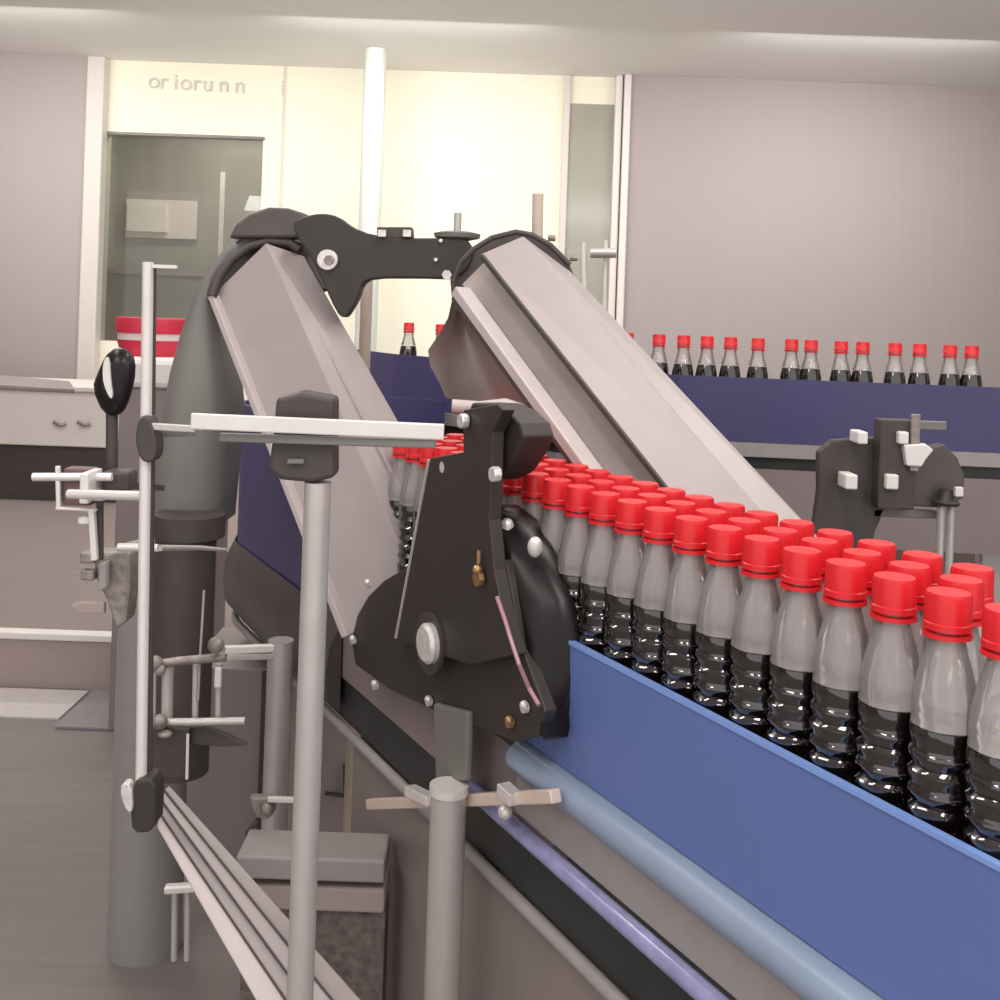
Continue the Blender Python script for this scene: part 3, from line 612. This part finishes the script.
obj('plate', poly_prism(BM(), pd([(152, 728), (189, 730), (187, 779), (148, 779)], d + .01), .02), 'dark', lcg, bevel=.002)
obj('plate_edge', bar(BM(), P(188, 734, d + .005), P(187, 779, d + .005), .004, .004, CY), 'alu', lcg)
obj('stay', bar(BM(), P(163, 723, 1.72), P(168, 722, 2.09), .010, .010), 'dark', lcg)
obj('wedge', poly_prism(BM(), pd([(190, 728), (203, 726), (232, 738), (247, 746), (220, 747), (191, 744)], d + .02), .012), 'dark', lcg, bevel=.001)
tag(obj('cable', tube(BM(), [P(204, 590, 1.75), P(202, 625, 1.74), P(200, 657, 1.73), P(198, 700, 1.73)], .002, 8), 'beige', smooth=60), 'thin tan cable hanging right of the dark post to the clamp rods', 'cable')
# small clamp beside second leg
kc = thing('leg_clamp', 'small worn clamp with lever on the second grey leg, right of the ribbed chute', 'clamp', P(265, 850, 1.95))
d = 1.95
obj('arm', bar(BM(), P(268, 799, d), P(300, 800, d), .010, .008), 'alu', kc, bevel=.001)
s = BM(); poly_prism(s, pd([(249, 798), (271, 798), (275, 812), (268, 820), (255, 818)], d), .02); ball(s, P(267, 809, d), .012); obj('body', s, 'cast', kc, bevel=.003)
obj('lever', tube(BM(), [P(258, 820, d), P(248, 832, d), P(247, 848, d)], .005, 8), 'dark', kc, smooth=40)
# ------------------------------------------------------------------ ribbed chute towards the lower left foreground
ch = thing('ribbed_chute', 'ribbed grey guide chute of parallel strips descending to the bottom edge', 'chute', P(230, 940, 1.5))
def R3(px, py, o=0): return P(px, py, 1.72 - .15 * (py - 780) / 145 + o)
def strip(name, tl, tr_, bl, brr, m, o):
    return obj(name, poly_prism(BM(), [R3(*tl, o), R3(*tr_, o), R3(*brr, o), R3(*bl, o)], .012), m, ch, bevel=.002)
st0 = ((157, 827), (159, 812), (161, 800), (164, 790), (169, 785)); st1 = ((213, 925), (235, 925), (252, 925), (272, 925), (294, 925))
st2 = [line(a, b, 1.85) for a, b in zip(st0, st1)]
for i, (m, o) in enumerate((('lip', 0), ('channel', .005), ('channel', .0), ('web', .006))):
    strip('strip', st0[i], st0[i + 1], st2[i], st2[i + 1], m, o)
for k in (1, 2, 3): obj('seam', tube(BM(), [R3(*st0[k], -.003), R3(*st2[k], -.001)], .0016, 8), 'dark', ch)
# low covers on the floor side behind the front post
lo = thing('machine_cover', 'low stepped light grey machine cover behind the foremost post', 'machine cover', P(310, 925, 1.85))
d = 1.85
def pbox(name, x0, x1, y0, y1, d0, dep, m, parent, bevel=.004):
    a_, b_ = P(x0, y0, d0), P(x1, y1, d0); return obj(name, box(BM(), a_.x, b_.x, d0, d0 + dep, b_.z, a_.z), m, parent, bevel=bevel)
pbox('lid', 236, 384, 856, 884, d, .10, 'strip', lo); pbox('body', 240, 384, 885, 914, d + .006, .09, 'beige', lo)
a_ = P(240, 914, d); b_ = P(384, 914, d)
obj('base', box(BM(), a_.x, b_.x, d + .02, d + .09, 0, a_.z), 'brown', lo)
bk = thing('cable_bracket', 'small pale T-shaped bracket at the foot of the ribbed chute', 'bracket', P(180, 920, 1.75))
obj('cap', bar(BM(), P(165, 889, 1.75), P(196, 887, 1.75), .016, .012), 'alu', bk, bevel=.003)
for px in (175, 188): obj('stem', tube(BM(), [P(px, 890, 1.755), P(px - 1, 960, 1.755)], .005, 10), 'steel', bk, smooth=40)
# cabinet beneath the far part of the conveyor
mcab = thing('machine_cabinet', 'mauve-grey sheet metal cabinet under the conveyor behind the legs', 'cabinet', P(280, 900, 2.75))
a_, b_ = P(188, 652, 2.75), P(455, 700, 2.75)
obj('carcass', box(BM(), a_.x, b_.x + .05, 2.75, 3.1, 0, P(230, 668, 2.75).z), mc('mauve_cabinet_sheet', (152, 140, 139), rough=.5, noise=.03, scale=6), mcab, bevel=.004)
pbox('seam', 262, 264, 672, 860, 2.74, .012, 'dark', mcab, 0)
bb = BM(); bar(bb, P(325, 793, 2.735), P(345, 796, 2.735), .01, .006); bar(bb, P(344, 764, 2.735), P(345, 797, 2.735), .006, .01, CY); obj('handle', bb, 'dark', mcab)
obj('handle_plate', bar(BM(), P(349, 810, 2.735), P(349, 832, 2.735), .006, .006, CY), 'alu', mcab)
# ------------------------------------------------------------------ right-hand rear bracket on twin-rod post
rb2 = thing('guide_bracket', 'dark bracket with white nuts on a twin-rod post at right, behind the bottles', 'bracket', P(946, 590, 2.2))
d = 2.2
obj('curved_plate', poly_prism(BM(), pd([(818, 452), (832, 440), (900, 436), (912, 470), (890, 500), (876, 530), (868, 560), (806, 560), (814, 520), (818, 490)], d), .02), 'dark', rb2, bevel=.004)
obj('block', box(BM(), P(872, 470, d).x, P(908, 470, d).x, d - .04, d, P(890, 506, d).z, P(890, 418, d).z), 'dark', rb2, bevel=.003)
obj('strap', box(BM(), P(902, 430, d).x, P(911, 430, d).x, d - .05, d - .04, P(905, 468, d).z, P(905, 412, d).z), 'cast', rb2, bevel=.002)
obj('flange', poly_prism(BM(), pd([(905, 470), (926, 448), (944, 444), (958, 458), (965, 476), (964, 498), (946, 508), (905, 506)], d - .01), .03), 'endplate', rb2, bevel=.004)
obj('grip', poly_prism(BM(), pd([(904, 445), (926, 444), (934, 450), (926, 460), (922, 467), (907, 466)], d - .055), .02), 'whitep', rb2, bevel=.003)
for px, py, s_ in ((854, 435, 5), (894, 435, 5), (843, 478, 6), (883, 478, 6)):
    obj('nut', box(BM(), P(px - s_, py, d).x, P(px + s_, py, d).x, d - .055, d - .002, P(px, py + s_ * 1.2, d).z, P(px, py - s_ * 1.2, d).z), 'whitep', rb2, bevel=.003)
pc = P(946, 500, d - .03)
obj('post_clamp', lathe(BM(), [(.024, 0), (.026, .006), (.016, .012), (.012, .03)], 16, P(946, 505, d - .03)), 'black', rb2, smooth=50)
obj('clamp_nut', box(BM(), P(944, 488, d).x, P(952, 488, d).x, d - .055, d - .045, P(948, 492, d).z, P(948, 483, d).z), 'alu', rb2, bevel=.001)
for px in (941, 951):
    q = P(px, 506, d - .03); obj('post', tube(BM(), [V((q.x, q.y, 0)), q], .0075, 14), 'steel', rb2, smooth=40)
obj('tie_bar', bar(BM(), P(918, 425, d + .02), P(946, 426, d + .02), .01, .018), 'hood', rb2, bevel=.002)
obj('lower_rail', bar(BM(), P(872, 512, d + .01), P(935, 514, d + .01), .02, .016), 'mauve', rb2, bevel=.002)
